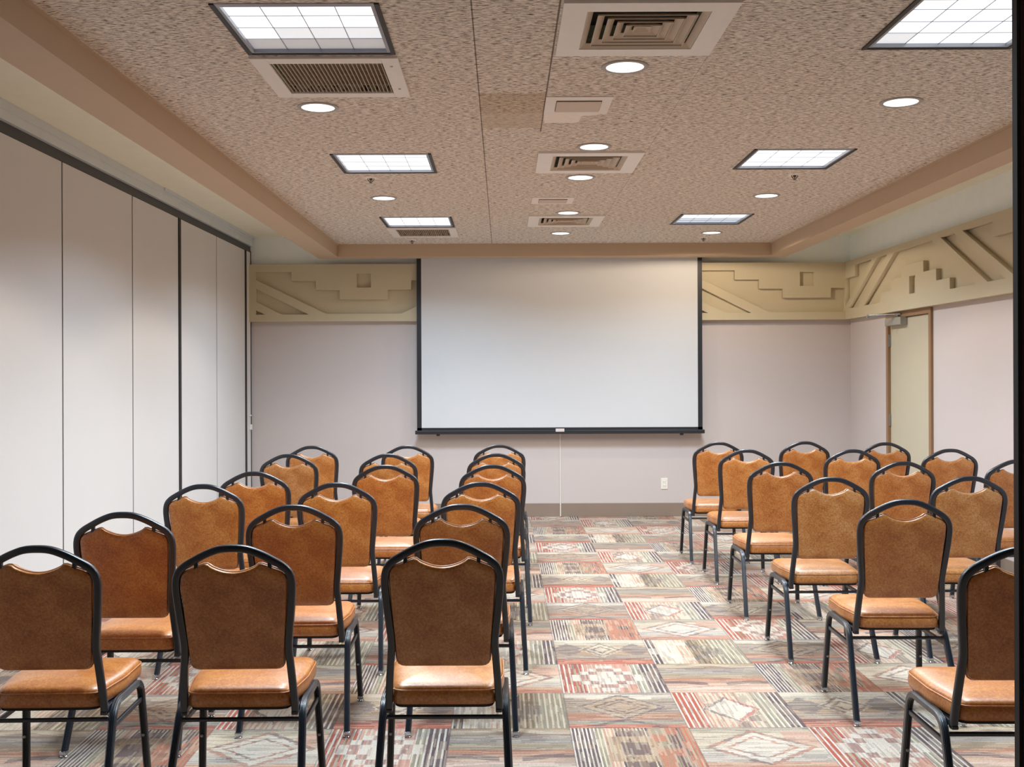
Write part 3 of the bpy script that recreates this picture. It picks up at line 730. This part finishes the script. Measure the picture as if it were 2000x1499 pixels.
# ================================================================== CHAIRS
def yb(z): return -.12 - .175 * (z - .385)
def make_chair():
    t = thing('banquet_chair', 'chair', 'chair')
    # --- back frame
    half = [(0, .943), (.045, .939), (.09, .922), (.131, .900), (.160, .882), (.180, .860), (.1890, .828), (.1885, .78), (.181, .70), (.1735, .63), (.1715, .595), (.174, .555), (.180, .47), (.1845, .40), (.1855, .372)]
    pts = [(-x, yb(z), z) for x, z in reversed(half[1:])] + [(x, yb(z), z) for x, z in half]
    bm = bmesh.new(); sweep(bm, catmull(pts, 4), rrect(.0215, .025, .006, 3), (0, 1, 0)); obj('back_frame', bm, M['frame'], t, True, 50)
    # --- backrest outlines
    def outl(g=0.0):
        C = [(-.176 + g, .857 - g, .040), (-.0875, .893 - g, .010)]
        for k in range(1, 12):
            u = -1 + 2 * k / 12; C.append((.0875 * u, .860 - g + .029 * abs(u) ** 1.9, 0))
        C += [(.0875, .893 - g, .010), (.176 - g, .857 - g, .040), (.168 - g, .72, 0.05), (.1535 - g, .522 + g, .030), (-.1535 + g, .522 + g, .030), (-.168 + g, .72, .05)]
        return closed_fillet(C)
    def mpb(off, s):
        def f(u, v, h): return Vector((u, yb(v) + off + s * h, v))
        return f
    bm = bmesh.new(); pad(bm, outl(), [(.006, .0), (.001, .003), (0, .008), (.001, .013), (.004, .016)], [(.9, .017), (.6, .0175), (.2, .018)], mpb(.006, -1))
    obj('backrest_panel', bm, M['vinyl'], t, True, 60)
    bm = bmesh.new(); pad(bm, outl(.001), [(.004, 0), (0, .004), (-.001, .015), (.002, .026), (.008, .033), (.02, .039)], [(.85, .046), (.6, .050), (.3, .052)], mpb(.008, 1))
    obj('backrest_cushion', bm, M['vinyl'], t, True, 60)
    P = [Vector((p.x, yb(p.y) + .007, p.y)) for p in resample(outl(-.0012), 110)]
    bm = bmesh.new(); sweep(bm, P + [P[0]], circ(.0026, 8), (0, 1, 0), False); obj('piping', bm, M['piping'], t, True)
    # pegs
    for s in (-1, 1):
        bm = bmesh.new(); box(bm, s * .120 - .006, s * .120 + .006, yb(.89) - .007, yb(.89) + .007, .872, .902); obj('frame_peg', bm, M['frame'], t)
    # --- seat
    C = [(-.172, -.135, .05), (.172, -.135, .05), (.200, .06, .3), (.198, .285, .055), (-.198, .285, .055), (-.200, .06, .3)]
    so = closed_fillet(C)
    def mps(u, v, h): return Vector((u, v, .386 + h + .006 * (v > 0) * min(1, max(0, v) / .1)))
    def mps(u, v, h): return Vector((u, v, .386 + h))
    bm = bmesh.new(); pad(bm, so, [(.008, 0), (.001, .004), (-.002, .014), (-.003, .030), (0, .044), (.003, .0485), (.004, .050), (.004, .052), (.008, .059), (.017, .065), (.030, .069)], [(.9, .072), (.75, .076), (.5, .079), (.2, .080)], mps)
    obj('seat', bm, M['vinyl'], t, True, 60)
    P = [Vector((p.x, p.y, .386 + .0495)) for p in resample(so, 100)]
    bm = bmesh.new(); sweep(bm, P + [P[0]], circ(.0028, 8), (0, 0, 1), False); obj('seat_piping', bm, M['vinyl'], t, True)
    bm = bmesh.new(); pad(bm, so, [(.012, -.010), (.010, 0)], [(.5, 0)], mps); obj('seat_board', bm, M['underseat'], t)
    # --- leg hoops (a fluted tube): rear leg, rail, front leg on each side
    def flute(s):
        w = .012; out = []
        for u, v in ((-w + .004, -w), (-.006, -w), (-.005, -w + .0016), (-.003, -w), (-.001, -w), (0, -w + .0016), (.001, -w), (.003, -w), (.005, -w + .0016), (.006, -w), (w - .004, -w), (w, -w + .004),
                     (w, -.006), (w - .0016, -.005), (w, -.004), (w, -.001), (w - .0016, 0), (w, .001), (w, .004), (w - .0016, .005), (w, .006), (w, w - .004),
                     (w - .004, w), (.006, w), (.005, w - .0016), (.003, w), (.001, w), (0, w - .0016), (-.001, w), (-.003, w), (-.005, w - .0016), (-.006, w), (-w + .004, w), (-w, w - .004), (-w, -w + .004)):
            out.append((s * u, v))
        return out
    for s in (-1, 1):
        rear = fillet([(s * .222, -.250, .014), (s * .2055, -.085, .383), (s * .2055, .02, .383)], [.085], 8)
        front = fillet([(s * .222, .245, .014), (s * .2055, .208, .383), (s * .2055, .12, .383)], [.062], 8)
        for nm, path in (('leg', rear), ('leg', front)):
            bm = bmesh.new(); sweep(bm, path, flute(s), (s, 0, 0)); lg = obj(nm, bm, M['frame'], t, True, 35)
            x, y = path[0].x, path[0].y
            bm = bmesh.new(); box(bm, x - .0135, x + .0135, y - .0135, y + .0135, .010, .024, bev=.002); lathe(bm, [(0, 0), (.013, 0), (.015, .004), (.010, .010), (0, .010)], 16, (x, y, 0))
            obj('foot_glide', bm, M['chrome'], lg, True, 30)
        lgb = bmesh.new(); 
        yy = .222; lathe(lgb, [(0, 0), (.0055, 0), (.0055, .003), (0, .004)], 12)
        bmesh.ops.rotate(lgb, verts=lgb.verts, cent=(0, 0, 0), matrix=Matrix.Rotation(math.radians(90), 3, 'X')); bmesh.ops.translate(lgb, verts=lgb.verts, vec=(s * .2145, yy - .0095, .175))
        obj('leg_bolt', lgb, M['steel'], t)
        bm = bmesh.new(); sweep(bm, [(s * .2055, .018, .383), (s * .2055, .122, .383)], flute(s), (s, 0, 0)); obj('side_rail', bm, M['frame'], t, True, 35)
        bm = bmesh.new(); sweep(bm, [(s * .2085, -.114, .312), (s * .2085, .214, .312)], rrect(.012, .018, .003, 2), (1, 0, 0)); obj('side_stretcher', bm, M['frame'], t, True, 40)
        bm = bmesh.new(); box(bm, s * .186 - .009, s * .186 + .009, -.128, .01, .364, .384, bev=.003); box(bm, s * .184 - .011, s * .184 + .011, -.130, -.10, .358, .372, bev=.004)
        obj('stacking_bracket', bm, M['frame'], t)
    bm = bmesh.new(); sweep(bm, [(-.207, -.106, .338), (.207, -.106, .338)], rrect(.014, .013, .003, 2), (0, 1, 0)); obj('rear_stretcher', bm, M['frame'], t, True, 40)
    bm = bmesh.new(); sweep(bm, [(-.2, .16, .366), (.2, .16, .366)], rrect(.016, .016, .003, 2), (0, 1, 0)); obj('front_crossbar', bm, M['frame'], t, True, 40)
    return t
def dup(root):
    r = root.copy(); COL.objects.link(r)
    for ch in [o for o in bpy.data.objects if o.parent == root]:
        c_ = ch.copy(); COL.objects.link(c_); c_.parent = r
        for g in [o for o in bpy.data.objects if o.parent == ch]:
            d = g.copy(); COL.objects.link(d); d.parent = c_
    return r
# (block, row, seat, x, distance of the top of the back, turn in degrees, vinyl tint)
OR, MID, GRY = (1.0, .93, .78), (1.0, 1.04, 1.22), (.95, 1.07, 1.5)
CH_ = [
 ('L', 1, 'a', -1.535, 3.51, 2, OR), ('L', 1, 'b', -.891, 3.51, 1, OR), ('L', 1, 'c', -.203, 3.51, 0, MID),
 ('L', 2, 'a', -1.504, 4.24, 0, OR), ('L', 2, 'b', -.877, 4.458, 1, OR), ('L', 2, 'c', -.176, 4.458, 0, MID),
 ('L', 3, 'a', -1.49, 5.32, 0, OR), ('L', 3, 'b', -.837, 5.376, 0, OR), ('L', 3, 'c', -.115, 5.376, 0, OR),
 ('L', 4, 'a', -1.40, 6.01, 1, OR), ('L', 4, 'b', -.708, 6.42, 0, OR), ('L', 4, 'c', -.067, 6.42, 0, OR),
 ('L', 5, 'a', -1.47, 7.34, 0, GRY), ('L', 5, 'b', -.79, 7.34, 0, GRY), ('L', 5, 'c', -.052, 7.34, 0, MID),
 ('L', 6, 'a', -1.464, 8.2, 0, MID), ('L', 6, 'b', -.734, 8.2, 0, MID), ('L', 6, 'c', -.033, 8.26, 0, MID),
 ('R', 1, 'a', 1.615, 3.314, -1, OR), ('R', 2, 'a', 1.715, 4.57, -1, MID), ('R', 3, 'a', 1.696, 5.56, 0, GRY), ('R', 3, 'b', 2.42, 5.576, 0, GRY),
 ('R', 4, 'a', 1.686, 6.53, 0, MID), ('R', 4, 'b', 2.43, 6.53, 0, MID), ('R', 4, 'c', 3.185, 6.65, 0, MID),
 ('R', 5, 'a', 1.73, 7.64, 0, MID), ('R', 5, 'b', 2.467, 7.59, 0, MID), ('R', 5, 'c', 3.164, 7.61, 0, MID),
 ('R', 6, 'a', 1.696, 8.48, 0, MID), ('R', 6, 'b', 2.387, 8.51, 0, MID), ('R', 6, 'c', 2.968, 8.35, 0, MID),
]
ROWN = {1: 'row nearest the camera', 2: 'second row from the camera', 3: 'third row from the camera', 4: 'fourth row from the camera', 5: 'fifth row from the camera', 6: 'front row nearest the screen'}
SEATN = {('L', 'a'): 'partition-side chair', ('L', 'b'): 'middle chair', ('L', 'c'): 'aisle chair', ('R', 'a'): 'aisle chair', ('R', 'b'): 'second chair from aisle', ('R', 'c'): 'third chair from aisle'}
proto = make_chair(); first = True
for blk, row, seat, x, d, rz, tint in CH_:
    c_ = proto if first else dup(proto); first = False
    c_.location = (x, d + .22, 0); c_.rotation_euler = (0, 0, math.radians(rz))
    c_.scale = (1, 1, .983 if (blk == 'L' and row == 1 and seat != 'c') else 1)
    c_['label'] = ('brown vinyl banquet chair, ' + ('left' if blk == 'L' else 'right') + ' block, ' + ROWN[row] + ', ' + SEATN[(blk, seat)])
    c_['group'] = 'banquet chairs in the ' + ('left' if blk == 'L' else 'right') + ' block'
    for ch in [o for o in bpy.data.objects if o.parent == c_]:
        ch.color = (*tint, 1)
